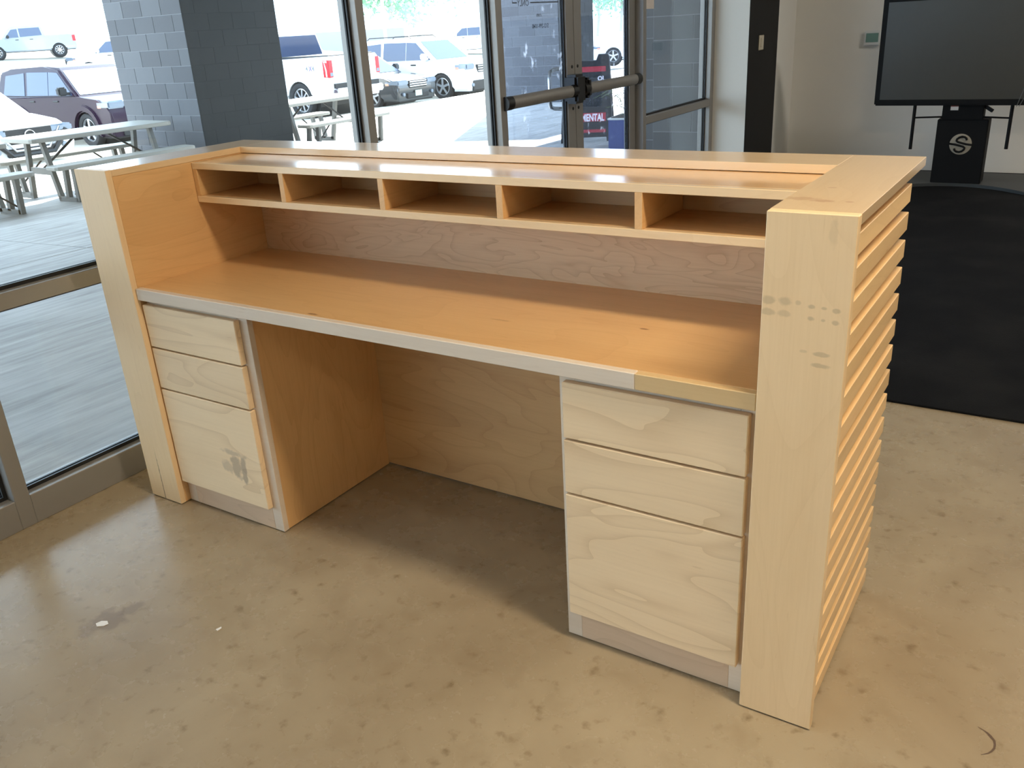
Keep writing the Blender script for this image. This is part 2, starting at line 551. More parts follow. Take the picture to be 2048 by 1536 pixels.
def obj(name, bm, mat, parent=None, smooth=False, loc=None, fix=True):
    if fix:
        bmesh.ops.recalc_face_normals(bm, faces=bm.faces[:])
    me = bpy.data.meshes.new(name)
    bm.to_mesh(me)
    bm.free()
    if mat: me.materials.append(MATS[mat] if isinstance(mat, str) else mat)
    if smooth:
        for p in me.polygons: p.use_smooth = True
        try:
            me.set_sharp_from_angle(angle=math.radians(38))
        except Exception:
            pass
    o = bpy.data.objects.new(name, me)
    COL.objects.link(o)
    if parent: o.parent = parent
    if loc: o.location = loc
    return o

def box(name, x0, x1, y0, y1, z0, z1, mat, parent=None, bev=0.0, seg=1):
    """box part; mesh in the coordinates of its parent (or the world)"""
    bm = bmesh.new()
    bx(bm, x0, x1, y0, y1, z0, z1, bev, seg)
    return obj(name, bm, mat, parent)

def inst(o, parent, loc=None, rot=None):
    c = o.copy()
    COL.objects.link(c)
    c.parent = parent
    if loc is not None: c.location = loc
    if rot is not None: c.rotation_euler = rot
    return c

def copy_tree(o, parent=None):
    c = o.copy()
    COL.objects.link(c)
    c.parent = parent
    for ch in list(o.children): copy_tree(ch, c)
    return c

def text(name, s, size, mat, parent, mtx, depth=0.002, bold=0.0, shear=0.0, align='LEFT', sx=1.0):
    cu = bpy.data.curves.new(name, 'FONT')
    cu.body = s
    cu.size = size
    cu.extrude = depth
    cu.offset = bold
    cu.shear = shear
    cu.align_x = align
    cu.resolution_u = 2
    t = bpy.data.objects.new(name, cu)
    COL.objects.link(t)
    dg = bpy.context.evaluated_depsgraph_get()
    me = bpy.data.meshes.new_from_object(t.evaluated_get(dg))
    bpy.data.objects.remove(t)
    bpy.data.curves.remove(cu)
    me.transform(mtx @ Matrix.Diagonal((sx, 1, 1, 1)))
    me.materials.clear()
    me.materials.append(MATS[mat])
    me.name = name
    o = bpy.data.objects.new(name, me)
    COL.objects.link(o)
    if parent: o.parent = parent
    return o

def frame_mtx(origin, right, up):
    r = Vector(right).normalized(); u = Vector(up).normalized(); n = r.cross(u)
    m = Matrix(((r.x, u.x, n.x, origin[0]), (r.y, u.y, n.y, origin[1]), (r.z, u.z, n.z, origin[2]), (0, 0, 0, 1)))
    return m

# ------------------------------------------------------------------ room shell
GX = -0.185          # inner face of the glazed front
def struct(o): o['kind'] = 'structure'; return o
struct(box('floor', -0.30, 7.6, -6.6, 7.1, -0.12, 0.0, 'polished_concrete'))
struct(box('ceiling', -0.30, 7.6, -6.6, 7.1, 3.2, 3.32, 'ceiling_white'))
struct(box('wall_back', 0.0, 7.6, 6.92, 7.06, 0, 3.2, 'wall_white'))
struct(box('wall_right', 7.5, 7.62, -6.6, 7.1, 0, 3.2, 'wall_white'))
struct(box('wall_front', -0.30, 7.6, -6.6, -6.48, 0, 3.2, 'wall_white'))
# short wing wall at the end of the glazing, its end painted black
wing = struct(box('wall_left', -0.285, 0.088, 5.652, 6.92, 0, 3.2, 'wall_white'))
struct(box('trim_1', 0.088, 0.092, 5.652, 6.395, 0, 3.2, 'wall_black'))
carpet = box('carpet', 0.35, 7.5, 1.765, 6.92, 0.0005, 0.009, 'black_carpet', bev=0.002)
tag(carpet, 'large black carpet covering the floor beyond the desk under the display', 'carpet')

# marks on the concrete floor
def floor_poly(name, pts, mat, h=0.0012, label=None):
    bm = bmesh.new()
    prism(bm, pts, 0.0002, h, axis=2)
    o = obj(name, bm, mat, bpy.data.objects['floor'])
    if label: o['label'] = label
    return o
floor_poly('floor_chip', [(.462, -.516), (.476, -.522), (.490, -.512), (.493, -.500), (.480, -.494), (.466, -.502)], 'chip_white')

floor_poly('floor_chip', [(.766, -.378), (.774, -.380), (.776, -.368), (.770, -.364)], 'chip_white')
arc_ = [(2.44, .176), (2.452, .171), (2.459, .167), (2.465, .161), (2.473, .151), (2.475, .14), (2.475, .129), (2.471, .118), (2.466, .11), (2.454, .099)]
wd_ = [.0006, .0015, .003, .004, .003, .0026, .0026, .0024, .0018, .0006]
bm = bmesh.new()
prev = None
for (x, y), w_ in zip(arc_, wd_):
    d_ = Vector((x - 2.445, y - .138, 0)).normalized() * w_
    cur = (bm.verts.new((x - d_.x, y - d_.y, .0006)), bm.verts.new((x + d_.x * .6, y + d_.y * .6, .0006)))
    if prev: bm.faces.new((prev[0], cur[0], cur[1], prev[1]))
    prev = cur
so = obj('scuff_mark', bm, 'scuff_brown', bpy.data.objects['floor'])

# ------------------------------------------------------------------ glazed front: frames, panes, doors
FD = 0.10            # frame depth
def upright(par, y0, y1, z0=0.0, z1=3.2):
    return box('mullion', GX - FD, GX, y0, y1, z0, z1, 'aluminium', par, 0.002)
def rail(par, y0, y1, z0, z1, name='rail'):
    return box(name, GX - FD, GX, y0, y1, z0, z1, 'aluminium', par, 0.002)
def pane(par, y0, y1, z0, z1, mat='window_glass', x=-0.235):
    """glass with its black rubber gasket around it"""
    g = 0.012
    bm = bmesh.new()
    for xa, xb in ((x + 0.004, x + 0.012), (x - 0.012, x - 0.004)):
        bx(bm, xa, xb, y0, y0 + g, z0, z1)
        bx(bm, xa, xb, y1 - g, y1, z0, z1)
        bx(bm, xa, xb, y0 + g, y1 - g, z0, z0 + g)
        bx(bm, xa, xb, y0 + g, y1 - g, z1 - g, z1)
    obj('gasket', bm, 'gasket', par)
    bm = bmesh.new()
    bx(bm, x - 0.003, x + 0.003, y0 + .002, y1 - .002, z0 + .002, z1 - .002)
    return obj('pane', bm, mat, par)

def window(n, y0, y1, label, transom=True):
    w = empty('window_%d' % n, label, 'window', kind='structure')
    # y0, y1: clear opening; the upright at y1 side belongs to this window
    rail(w, y0, y1, 0.0, 0.10, 'sill')
    if transom:
        rail(w, y0, y1, 0.682, 0.733, 'transom')
        pane(w, y0, y1, 0.10, 0.682)
        pane(w, y0, y1, 0.733, 3.08)
    else:
        pane(w, y0, y1, 0.10, 3.08)
    rail(w, y0, y1, 3.08, 3.2, 'head')
    upright(w, y1, y1 + 0.048)
    return w
window(1, -2.15, -0.340, 'glazed bay at the left edge of the photo, below the transom')
window(2, -0.292, 1.482, 'wide glazed bay behind the left end of the desk')
window(3, 1.530, 2.523, 'narrow glazed bay between the two uprights left of the doors')
window(4, 4.351, 5.582, 'sidelight right of the doors with a paper notice in its corner')
window(5, -4.0, -2.198, 'glazed bay out of view beside the camera')
window(6, -6.48, -4.048, 'glazed bay out of view behind the camera')
struct(box('trim_2', GX - FD, GX, 4.302, 4.351, 0, 3.2, 'aluminium', bev=.002))
struct(box('trim_3', GX - FD, GX, 2.571, 4.302, 2.2, 2.3, 'aluminium', bev=.002))
struct(box('trim_4', GX - FD, GX, 5.630, 5.652, 0, 3.2, 'aluminium'))
w7 = empty('window_7', 'transom light above the doors', 'window', kind='structure')
pane(w7, 2.571, 4.302, 2.3, 3.08)
rail(w7, 2.571, 4.302, 3.08, 3.2, 'head')

def push_bar(par, y0, y1, cap_at):
    """panic bar: flattened aluminium tube with black ends on two brackets"""
    bm = bmesh.new()
    prof = []
    for k in range(12):
        t = 2 * PI * k / 12
        prof.append((-0.178 + 0.026 * math.cos(t), 0.995 + 0.034 * math.sin(t)))
    def sect(bm_, a, b_, pr):
        A = [bm_.verts.new((x, a, z)) for x, z in pr]
        B = [bm_.verts.new((x, b_, z)) for x, z in pr]
        for k in range(12):
            bm_.faces.new((A[k], A[(k + 1) % 12], B[(k + 1) % 12], B[k]))
        bm_.faces.new(list(reversed(A))); bm_.faces.new(B)
    sect(bm, y0 + .06, y1 - .06, prof)
    bar = obj('push_bar', bm, 'aluminium', par, True)
    for a, b_ in ((y0, y0 + .062), (y1 - .062, y1)):
        bm = bmesh.new()
        pr2 = [(-0.178 + (x + 0.178) * 1.08, 0.995 + (z - .995) * 1.06) for x, z in prof]
        sect(bm, a, b_, pr2)
        bx(bm, -0.243, -0.18, a + .012, b_ - .012, .975, 1.015)
        obj('end_cap', bm, 'black_plastic', bar, True)
    return bar

def door(n, y0, y1, hinge_left, label):
    d = empty('door_%d' % n, label, 'door', kind='structure')
    x0, x1 = -0.287, -0.242
    box('stile', x0, x1, y0, y0 + .09, .012, 2.19, 'aluminium', d, .002)
    box('stile', x0, x1, y1 - .09, y1, .012, 2.19, 'aluminium', d, .002)
    box('bottom_rail', x0, x1, y0 + .09, y1 - .09, .012, .20, 'aluminium', d, .002)
    box('top_rail', x0, x1, y0 + .09, y1 - .09, 2.09, 2.19, 'aluminium', d, .002)
    pane(d, y0 + .09, y1 - .09, .20, 2.09, 'door_glass', x=-0.2645)
    return d
d1 = door(1, 2.578, 3.437, True, 'left leaf of the aluminium glass double door')
d2 = door(2, 3.444, 4.296, False, 'right leaf of the aluminium glass double door')
push_bar(d1, 2.55, 3.33, 1)
push_bar(d2, 3.42, 4.22, 0)
# latch boxes in black at the meeting stiles
for d, ya, yb, za, zb in ((d1, 3.30, 3.42, .92, 1.085), (d2, 3.448, 3.50, .94, 1.06)):
    bm = bmesh.new()
    bx(bm, -0.242, -0.155, ya, yb, za, zb, .015, 2)
    obj('latch_box', bm, 'black_plastic', d, True)
for d, y in ((d1, 3.405), (d2, 3.475)):
    for z in (1.125, .885):
        bm = bmesh.new()
        lathe(bm, [(0.0001, 0.004), (.009, .003), (.010, 0)], 10, 0, (-0.242, y, z))
        obj('bolt', bm, 'gasket', d, True)
# outside pull handle of the left leaf
bm = bmesh.new()
hy = 3.392
tube(bm, [(-.287, hy, 1.115), (-.33, hy, 1.115), (-.352, hy - .02, 1.112), (-.36, hy - .05, 1.10), (-.36, hy - .06, 1.07), (-.36, hy - .06, .93), (-.36, hy - .05, .90), (-.352, hy - .02, .888), (-.33, hy, .885), (-.287, hy, .885)], .012, 8)
obj('pull_handle', bm, 'chrome', d1, True)
# lettering on the left leaf, read from outside, so mirrored from here
xg = -0.2685
bm = bmesh.new()
bx(bm, xg - .001, xg, 2.815, 2.818, 1.485, 1.75)
bx(bm, xg - .001, xg, 3.305, 3.308, 1.485, 1.75)
bx(bm, xg - .001, xg, 2.815, 2.862, 1.482, 1.488)
bx(bm, xg - .001, xg, 3.0, 3.308, 1.482, 1.488)
bx(bm, xg - .001, xg, 2.815, 3.308, 1.747, 1.75)
obj('etched_frame', bm, 'etch_black', d1)

for w_, sz, yy, zz in (('ONLY', .045, 2.985, 1.468), ('512-299-1040', .032, 3.19, 1.352), ('.com', .03, 3.12, 1.412)):
    text('lettering', w_, sz, 'etch_black', d1, frame_mtx((xg, yy, zz), (0, -1, 0), (0, 0, 1)), .0004, 0)

# paper notice in the corner of the sidelight
pn = box('notice', -0.231, -0.2305, 4.366, 4.575, 1.425, 1.72, 'paper')
tag(pn, 'white paper notice taped to the sidelight glass beside the door', 'notice')

# ------------------------------------------------------------------ wall fittings
ls = empty('light_switch', 'ivory light switch plate on the black painted wall end', 'switch', (0.092, 5.945, 1.133))
bm = bmesh.new(); bx(bm, 0, .006, -.062, .062, -.058, .058, .003, 2); obj('plate', bm, 'ivory_plastic', ls)
bm = bmesh.new(); bx(bm, .006, .011, -.017, .017, -.034, .034, .002, 1); obj('rocker', bm, 'ivory_plastic', ls)
th = empty('thermostat', 'white thermostat with green screen on the wall left of the display', 'thermostat', (0.749, 6.92, 1.10))
bm = bmesh.new(); bx(bm, -.066, .066, -.025, 0, -.06, .06, .008, 2); obj('housing', bm, 'white_plastic', th)
bm = bmesh.new(); bx(bm, -.05, .05, -.027, -.024, -.032, .04); obj('display', bm, 'lcd_green', th)

# ------------------------------------------------------------------ display on its stand
tv = empty('display_stand', 'large black flat display on a rolling pedestal stand by the back wall', 'display', (1.61, 6.3, 0.0))
def tvp(name, x0, x1, y0, y1, z0, z1, mat, bev=0.0, par=None, seg=2):
    bm = bmesh.new()
    bx(bm, x0 - 1.61, x1 - 1.61, y0 - 6.3, y1 - 6.3, z0, z1, bev, seg)
    return obj(name, bm, mat, par or tv)
case = tvp('casing', .96, 2.26, 6.15, 6.23, .622, 1.415, 'screen_bezel', .01)
tvp('screen', 1.0, 2.215, 6.146, 6.1505, .668, 1.372, 'screen_glass', 0, case)
ped = tvp('pedestal', 1.43, 1.785, 6.2, 6.40, .03, .517, 'stand_black', .006)
neck = tvp('neck', 1.456, 1.742, 6.19, 6.33, .517, .66, 'stand_black', .006)
tvp('sticker', 1.512, 1.566, 6.1885, 6.19, .585, .612, 'paper', 0, neck)
tvp('sticker', 1.512, 1.566, 6.1885, 6.19, .612, .620, 'sticker_red', 0, neck)
bm = bmesh.new()
beam(bm, (1.742 - 1.61, -.08, .612), (1.80 - 1.61, -.10, .578), .02, .022)
obj('handle', bm, 'stand_black', tv)
for x, z0 in ((1.26, .29), (1.927, .305)):
    bm = bmesh.new()
    tube(bm, [(x - 1.61 + (.0), -.12, z0), (x - 1.61, -.12, .64)], .0125, 8)
    obj('rod', bm, 'stand_black', tv, True)
    bm = bmesh.new()
    xa = 1.456 if x < 1.6 else 1.742
    tube(bm, [(x - 1.61, -.12, .53), (xa - 1.61, -.10, .535)], .007, 6)
    obj('arm', bm, 'stand_black', tv, True)
# round emblem: grey disc cut by an S
bm = bmesh.new()
lathe(bm, [(0.0001, -.104), (.076, -.104), (.078, -.1035), (.078, -.1)], 40, 1, (0.003, 0, .332))
emb = obj('emblem', bm, 'logo_grey', tv, True)
bm = bmesh.new()
hook = [(.52, .40), (.46, .58), (.30, .70), (.05, .74), (-.18, .66), (-.36, .50), (-.40, .34), (-.26, .22), (.10, .12), (.50, .02), (1.0, -.04)]
for sgn in (1, -1):
    tube(bm, [(.003 + sgn * a * .078, -.1035, .332 + sgn * b_ * .078) for a, b_ in hook], .0088, 6)
obj('letter_s', bm, 'stand_black', emb, True)
# low base plate with two forward arms
bm = bmesh.new()
pts = []
for t in [k / 12 for k in range(13)]:
    x = -.42 + .92 * t
    y = -.10 - .26 * (abs(t - .47) / .53) ** 2
    pts.append((x, y))
pts += [(.50, .44), (-.42, .44)]
prism(bm, pts, 0.010, .034, axis=2, bev=.006, seg=1)
obj('base_plate', bm, 'stand_base', tv)
for x, y in ((-.38, -.30), (.46, -.30), (-.38, .38), (.46, .38)):
    bm = bmesh.new()
    lathe(bm, [(.0001, -.01), (.010, -.01), (.010, .01), (.0001, .01)], 10, 0, (x, y, .0185))
    obj('caster', bm, 'stand_black', tv)
bm = bmesh.new()
tube(bm, [(.47, -.17, 1.02), (.45, -.158, .90), (.39, -.156, .80), (.365, -.156, .70), (.345, -.158, .615)], .0022, 5)
obj('cord', bm, 'cord_grey', tv, True)
bm = bmesh.new()
tube(bm, [(.50, -.17, .86), (.43, -.156, .78), (.395, -.156, .70), (.36, -.158, .615)], .0022, 5)
obj('cord', bm, 'cord_grey', tv, True)

# ------------------------------------------------------------------ the reception desk
L, W, H, D = 2.149, 0.149, 1.067, 0.632
T = 0.019
ZT = .7258
desk = empty('reception_desk', 'pale maple reception desk with pigeonholes, six drawers and slatted side', 'desk', (0, 0, 0))
def dk(name, x0, x1, y0, y1, z0, z1, mat, bev=0.0012, label=None):
    o = box(name, x0, x1, y0, y1, z0, z1, mat, desk, bev, 1)
    if label: o['label'] = label
    return o
XR = L - W
# posts on the front ends
dk('post', 0, W, 0, T, 0.003, H, 'maple_post_split', .0015)
dk('post', XR, L, 0, T, 0.003, H, 'maple_post_marked', .0015, 'front board of the right end with rows of grey smudges')
# flat caps: two ends and the long rear one
dk('cap', 0, W, T, D, H - T, H, 'maple_cap_end', .0015)
dk('cap', XR, L, T, D, H - T, H, 'maple_cap_marked', .0005)
dk('cap', W, XR, .484, D, H - T, H, 'maple_cap', .0005)
# left end wall
dk('side_panel', W - T, W - .001, T, .535, 0.003, H - T, 'maple_panel')
dk('side_panel', 0.004, .004 + T, T, .535, 0.003, H - T, 'maple_panel')
# right end wall: inner panel, panel behind the slats
dk('side_panel', XR, XR + T, T, .535, 0.003, H - T, 'maple_panel')
dk('side_panel', 2.100, 2.118, T, .505, 0.003, H - T, 'maple_panel')
SP = 0.0602
for k in range(17):
    z1 = 1.0235 - k * SP
    z0 = z1 - 0.0390
    o = dk('slat', 2.1185, L - .010, T, .552, max(z0, .012), z1, 'maple_slat', .0012)
# rear panels: inside face and the visitors' side
dk('back_panel', W, XR, .530, .535, ZT - .02, H - T, 'maple_back', 0)
dk('knee_panel', W, XR, .529, .535, 0.010, ZT - .02, 'maple_knee', 0)
dk('back_panel', .004, 2.10, .5355, .552, 0.003, H - T, 'maple_panel', .001)
# worktop with a solid edging in two lengths
dk('worktop', W, XR, .0285, .530, ZT - .035, ZT, 'maple_worktop', .001)
dk('worktop_edging', W + .002, 1.752, .009, .0285, ZT - .035, ZT, 'maple_edge', .0015)
dk('worktop_edging', 1.752, XR - .003, .009, .0285, ZT - .035, ZT, 'maple_edge_tan', .0015, 'short darker length of edging at the right')
# pigeonholes under the cap
HZ1, HZ0, HY = 1.0465, .9275, .287
dk('pigeonhole_top', W + .001, XR - .001, HY + T, .530, HZ1 - T, HZ1, 'maple_lacquer', .001)
dk('pigeonhole_edging', W + .001, XR - .001, HY, HY + T, HZ1 - T, HZ1, 'maple_cap', .001)
dk('pigeonhole_base', W + .001, XR - .001, HY + T, .5285, HZ0, HZ0 + T, 'maple_knee', .0005)
dk('pigeonhole_edging', W + .001, XR - .001, HY, HY + T, HZ0, HZ0 + T, 'maple_cap', .001)
dk('pigeonhole_back', W + .02, XR - .02, .520, .5285, HZ0 + T, HZ1 - T, 'maple_knee', 0)
dk('pigeonhole_side', W + .001, W + .02, HY, .520, HZ0 + T, HZ1 - T, 'maple_panel', .001)
dk('pigeonhole_side', XR - .02, XR - .001, HY, .520, HZ0 + T, HZ1 - T, 'maple_panel', .001)
for xa, xb in ((.518, .537), (.887, .906), (1.258, 1.277), (1.6225, 1.6415)):
    dk('pigeonhole_divider', xa, xb, HY, .520, HZ0 + T, HZ1 - T, 'maple_panel', .001)
# drawer pedestals
def pedestal(x0, x1, dx0, dx1, inner_right, knot):
    fy = .0375
    # face frame stiles and toe kick
    dk('stile', x0, x0 + .038, fy, fy + T, .003, ZT - .035, 'maple_edge', .001)
    dk('stile', x1 - .038, x1, fy, fy + T, .003, ZT - .035, 'maple_edge', .001)
    dk('face_rail', x0 + .038, x1 - .038, fy, fy + T, ZT - .075, ZT - .035, 'maple_edge', .001)
    for z in (.54, .405):
        dk('face_rail', x0 + .038, x1 - .038, fy, fy + T, z - .02, z + .02, 'maple_edge', .001)
    dk('toe_kick', x0 + .038, x1 - .038, fy, fy + T, .003, .10, 'maple_raw', .0008)
    pa = (x1 - .021, x1 - .002) if inner_right else (x0 + .002, x0 + .021)
    dk('pedestal_panel', pa[0], pa[1], fy + T, .530, .003, ZT - .035, 'maple_panel_upright', .0008)
    za = .08
    for (z0, z1), m in (((.5435, .6745), 'maple_drawer'), ((.4085, .5385), 'maple_drawer'), ((.081, .4035), 'maple_drawer_knot' if knot else 'maple_drawer')):
        dk('drawer_front', dx0, dx1, .0175, .0370, z0, z1, m, .0022, 'bottom drawer front with a dark knot' if m.endswith('knot') else None)
        bm = bmesh.new()
        a, b_ = x0 + .045, x1 - .045
        bx(bm, a, a + .012, fy + T, .48, z0 + .02, z1 - .03)
        bx(bm, b_ - .012, b_, fy + T, .48, z0 + .02, z1 - .03)
        bx(bm, a, b_, fy + T, .48, z0 + .02, z0 + .03)
        obj('drawer_box', bm, 'maple_raw', desk)
pedestal(W + .001, .583, .1525, .553, True, True)
pedestal(1.562, XR - .0005, 1.578, 1.983, False, False)

# ------------------------------------------------------------------ ground outside: sloping slabs, lot
SL = .032
def gz(x): return SL * (x + .2) if x < -.2 else 0.0
ang = math.atan(SL)
patio = empty('patio', 'grey concrete patio slabs outside the glass', 'patio', kind='structure')
bm = bmesh.new()
bed = [(-12.6, -9), (-.29, -9), (-.29, 60), (-12.6, 60)]
vs = [bm.verts.new((x, y, gz(x) - .03)) for x, y in bed] + [bm.verts.new((x, y, gz(x) - .4)) for x, y in bed]
for f in ((0, 1, 2, 3), (7, 6, 5, 4), (0, 4, 5, 1), (1, 5, 6, 2), (2, 6, 7, 3), (3, 7, 4, 0)):
    bm.faces.new([vs[i] for i in f])
obj('slab_bed', bm, 'mortar', patio)
slab_mesh = None
NX = [-.29, -4.45, -8.6, -12.6]
y = -8.6
while y < 40:
    for i in range(3):
        xa, xb = NX[i + 1] + .006, NX[i] - .006
        bm = bmesh.new()
        ya, yb = y + .006, y + 2.794
        q = [(xa, ya), (xb, ya), (xb, yb), (xa, yb)]
        vs = [bm.verts.new((px, py, gz(px) - .001)) for px, py in q] + [bm.verts.new((px, py, gz(px) - .06)) for px, py in q]
        for f in ((0, 1, 2, 3), (7, 6, 5, 4), (0, 4, 5, 1), (1, 5, 6, 2), (2, 6, 7, 3), (3, 7, 4, 0)):
            bm.faces.new([vs[j] for j in f])
        obj('slab', bm, 'broomed_concrete', patio)
    y += 2.8
bm = bmesh.new()
prof = [(-12.6, gz(-12.6) - .15), (-20, gz(-20) - .15), (-28, gz(-28) - .15), (-45, .1), (-60, 1.2), (-140, 2.5)]
prev = None
for x, z in prof:
    cur = (bm.verts.new((x, -60, z)), bm.verts.new((x, 160, z)))
    if prev: bm.faces.new((prev[0], cur[0], cur[1], prev[1]))
    prev = cur
bmesh.ops.solidify(bm, geom=bm.faces[:], thickness=.3)
struct(obj('car_park', bm, 'lot_concrete'))
bm = bmesh.new()
bx(bm, -12.75, -12.6, -9, 60, gz(-12.6) - .3, gz(-12.6) + .0, .01)
struct(obj('kerb', bm, 'broomed_concrete'))

# high canopy on the block pillars
bm = bmesh.new()
prism(bm, [(-8.1, -14), (-.1, -14), (-.1, 60), (-7.0, 60), (-7.0, 11.5), (-8.1, 11.5)], 4.6, 5.0, axis=2)
struct(obj('canopy', bm, 'canopy'))
struct(box('wall_outside', -.29, 7.7, -6.62, 7.2, 3.32, 5.0, 'canopy'))

# block masonry
BH, BL = .203, .390
bmF = bmesh.new(); bx(bmF, -BL / 2 + .004, BL / 2 - .004, -.03, .03, -BH / 2 + .004, BH / 2 - .004, .0012)
bmH = bmesh.new(); bx(bmH, -BL / 4 + .004, BL / 4 - .004, -.03, .03, -BH / 2 + .004, BH / 2 - .004, .0012)
B_full = obj('block', bmF, 'block'); B_half = obj('block', bmH, 'block')
def shaded_copy(o):  # same block in the darker colour that carries the shade
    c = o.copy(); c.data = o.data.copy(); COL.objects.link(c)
    c.data.materials[0] = MATS['block_shaded']
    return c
P_full, P_half = shaded_copy(B_full), shaded_copy(B_half)
def block_face(par, origin, along, n, courses, first, rz, z0, bf=None, bh=None):
    """courses of running bond starting at origin going along (unit xy)"""
    bf = bf or B_full; bh = bh or B_half
    for c in range(courses):
        z = z0 + (c + .5) * BH
        items = []
        if (c + first) % 2 == 0:
            items = [(i + .5, bf) for i in range(n)]
        else:
            items = [(.25, bh)] + [(i + 1, bf) for i in range(n - 1)] + [(n - .25, bh)]
        for p, src in items:
            inst(src, par, (origin[0] + along[0] * p * BL, origin[1] + along[1] * p * BL, z), (0, 0, rz))

def pillar(xc, yc, label, courses):
    n = 4
    w = n * BL
    zb = gz(xc - w) - .02
    p = empty('pillar', label, 'pillar', (xc, yc, zb), kind='structure')
    bm = bmesh.new()
    bx(bm, -w + .003, -.003, .003, w - .003, 0, 4.6 - zb)
    obj('core', bm, 'mortar', p)
    block_face(p, (-w, .028), (1, 0), n, courses, 0, 0, 0)
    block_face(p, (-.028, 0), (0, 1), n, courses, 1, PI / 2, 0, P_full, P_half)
    box('shaded_skin', -.004, .0, .0, w - .003, 0, 4.6 - zb, 'block_shaded', p)  # thin dark skin, carries the same shade into the joints
    # the courses out of sight above, joined
    bm = bmesh.new()
    nc = int((4.6 - zb) / BH)
    for c in range(courses, nc):
        for i in range(n):
            bx(bm, -w + i * BL + .005, -w + (i + 1) * BL - .005, 0, .06, c * BH + .005, (c + 1) * BH - .005)
            bx(bm, -.06, 0, i * BL + .005, (i + 1) * BL - .005, c * BH + .005, (c + 1) * BH - .005)
    o = obj('upper_blocks', bm, 'block', p)
    o['kind'] = 'stuff'
    return p
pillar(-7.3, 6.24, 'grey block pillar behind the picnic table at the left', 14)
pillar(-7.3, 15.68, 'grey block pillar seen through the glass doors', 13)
# block wall ends beyond the sidelight
pw = empty('wall_block', 'grey block wall beyond the sidelight', 'wall', (0, 0, 0), kind='structure')
bm = bmesh.new(); bx(bm, -1.09, -.30, 6.51, 7.3, -.2, 4.6); bx(bm, -1.60, -.82, 7.42, 7.7, -.2, 4.6); obj('core', bm, 'mortar', pw)
block_face(pw, (-.31 - 2 * BL, 6.535), (1, 0), 2, 11, 0, 0, -.05)
block_face(pw, (-1.60, 7.445), (1, 0), 2, 11, 1, 0, -.05)
for o in (B_full, B_half, P_full, P_half): bpy.data.objects.remove(o)

# ------------------------------------------------------------------ picnic tables
def picnic_table(cx, cy, length, label, z=None):
    z = gz(cx) if z is None else z
    t = empty('picnic_table', label, 'picnic table', (cx, cy, z), 0, 'folding picnic tables on the patio')
    hl = length / 2
    def slab(name, x0, x1, z0, z1):
        bm = bmesh.new()
        c = .06
        pts = [(x0 + c, -hl), (x1 - c, -hl), (x1 - c * .3, -hl + c * .3), (x1, -hl + c), (x1, hl - c), (x1 - c * .3, hl - c * .3), (x1 - c, hl), (x0 + c, hl), (x0 + c * .3, hl - c * .3), (x0, hl - c), (x0, -hl + c), (x0 + c * .3, -hl + c * .3)]
        prism(bm, pts, z0, z1, axis=2, bev=.008, seg=1)
        return obj(name, bm, 'table_plastic', t)
    slab('tabletop', -.38, .38, .685, .735)
    slab('bench', -.80, -.51, .40, .445)
    slab('bench', .51, .80, .40, .445)
    for s in (-1, 1):
        yy = s * (hl - .22)
        bm = bmesh.new()
        for q in (-1, 1):
            beam(bm, (q * .17, yy, .69), (q * .33, yy, .03), .06, .05, (0, 1, 0))     # table legs
            beam(bm, (q * .30, yy, .035), (q * .72, yy, .035), .05, .07, (0, 0, 1))   # foot
            beam(bm, (q * .71, yy, .02), (q * .745, yy, .405), .06, .05, (0, 1, 0))   # outer bench leg
            beam(bm, (q * .50, yy, .05), (q * .56, yy, .405), .06, .05, (0, 1, 0))    # inner bench leg
        beam(bm, (-.26, yy, .34), (.26, yy, .34), .03, .075, (0, 0, 1))
        obj('leg_frame', bm, 'table_steel', t)
        for pa, pb, rr in (((0, yy, .34), (0, yy - s * .50, .68), .014), ((-.64, yy, .10), (-.64, yy - s * .36, .40), .011), ((.64, yy, .10), (.64, yy - s * .36, .40), .011)):
            bm = bmesh.new()
            tube(bm, [pa, pb], rr, 6)
            obj('brace', bm, 'brace_steel', t)
    return t
t1 = picnic_table(-7.88, 5.02, 1.83, 'grey folding picnic table with benches in front of the left pillar')
t1.rotation_euler = (0, 0, math.radians(-3))
picnic_table(-7.9, 2.90, 1.83, 'picnic table at the left photo edge showing only one bench')
picnic_table(-7.85, 8.82, 1.83, 'picnic table partly behind the pillar, in front of the white pickup')

# ------------------------------------------------------------------ vehicles
def arc(cx, cz, r, a0, a1, n):
    return [(cx + r * math.cos(a0 + (a1 - a0) * k / n), cz + r * math.sin(a0 + (a1 - a0) * k / n)) for k in range(n + 1)]

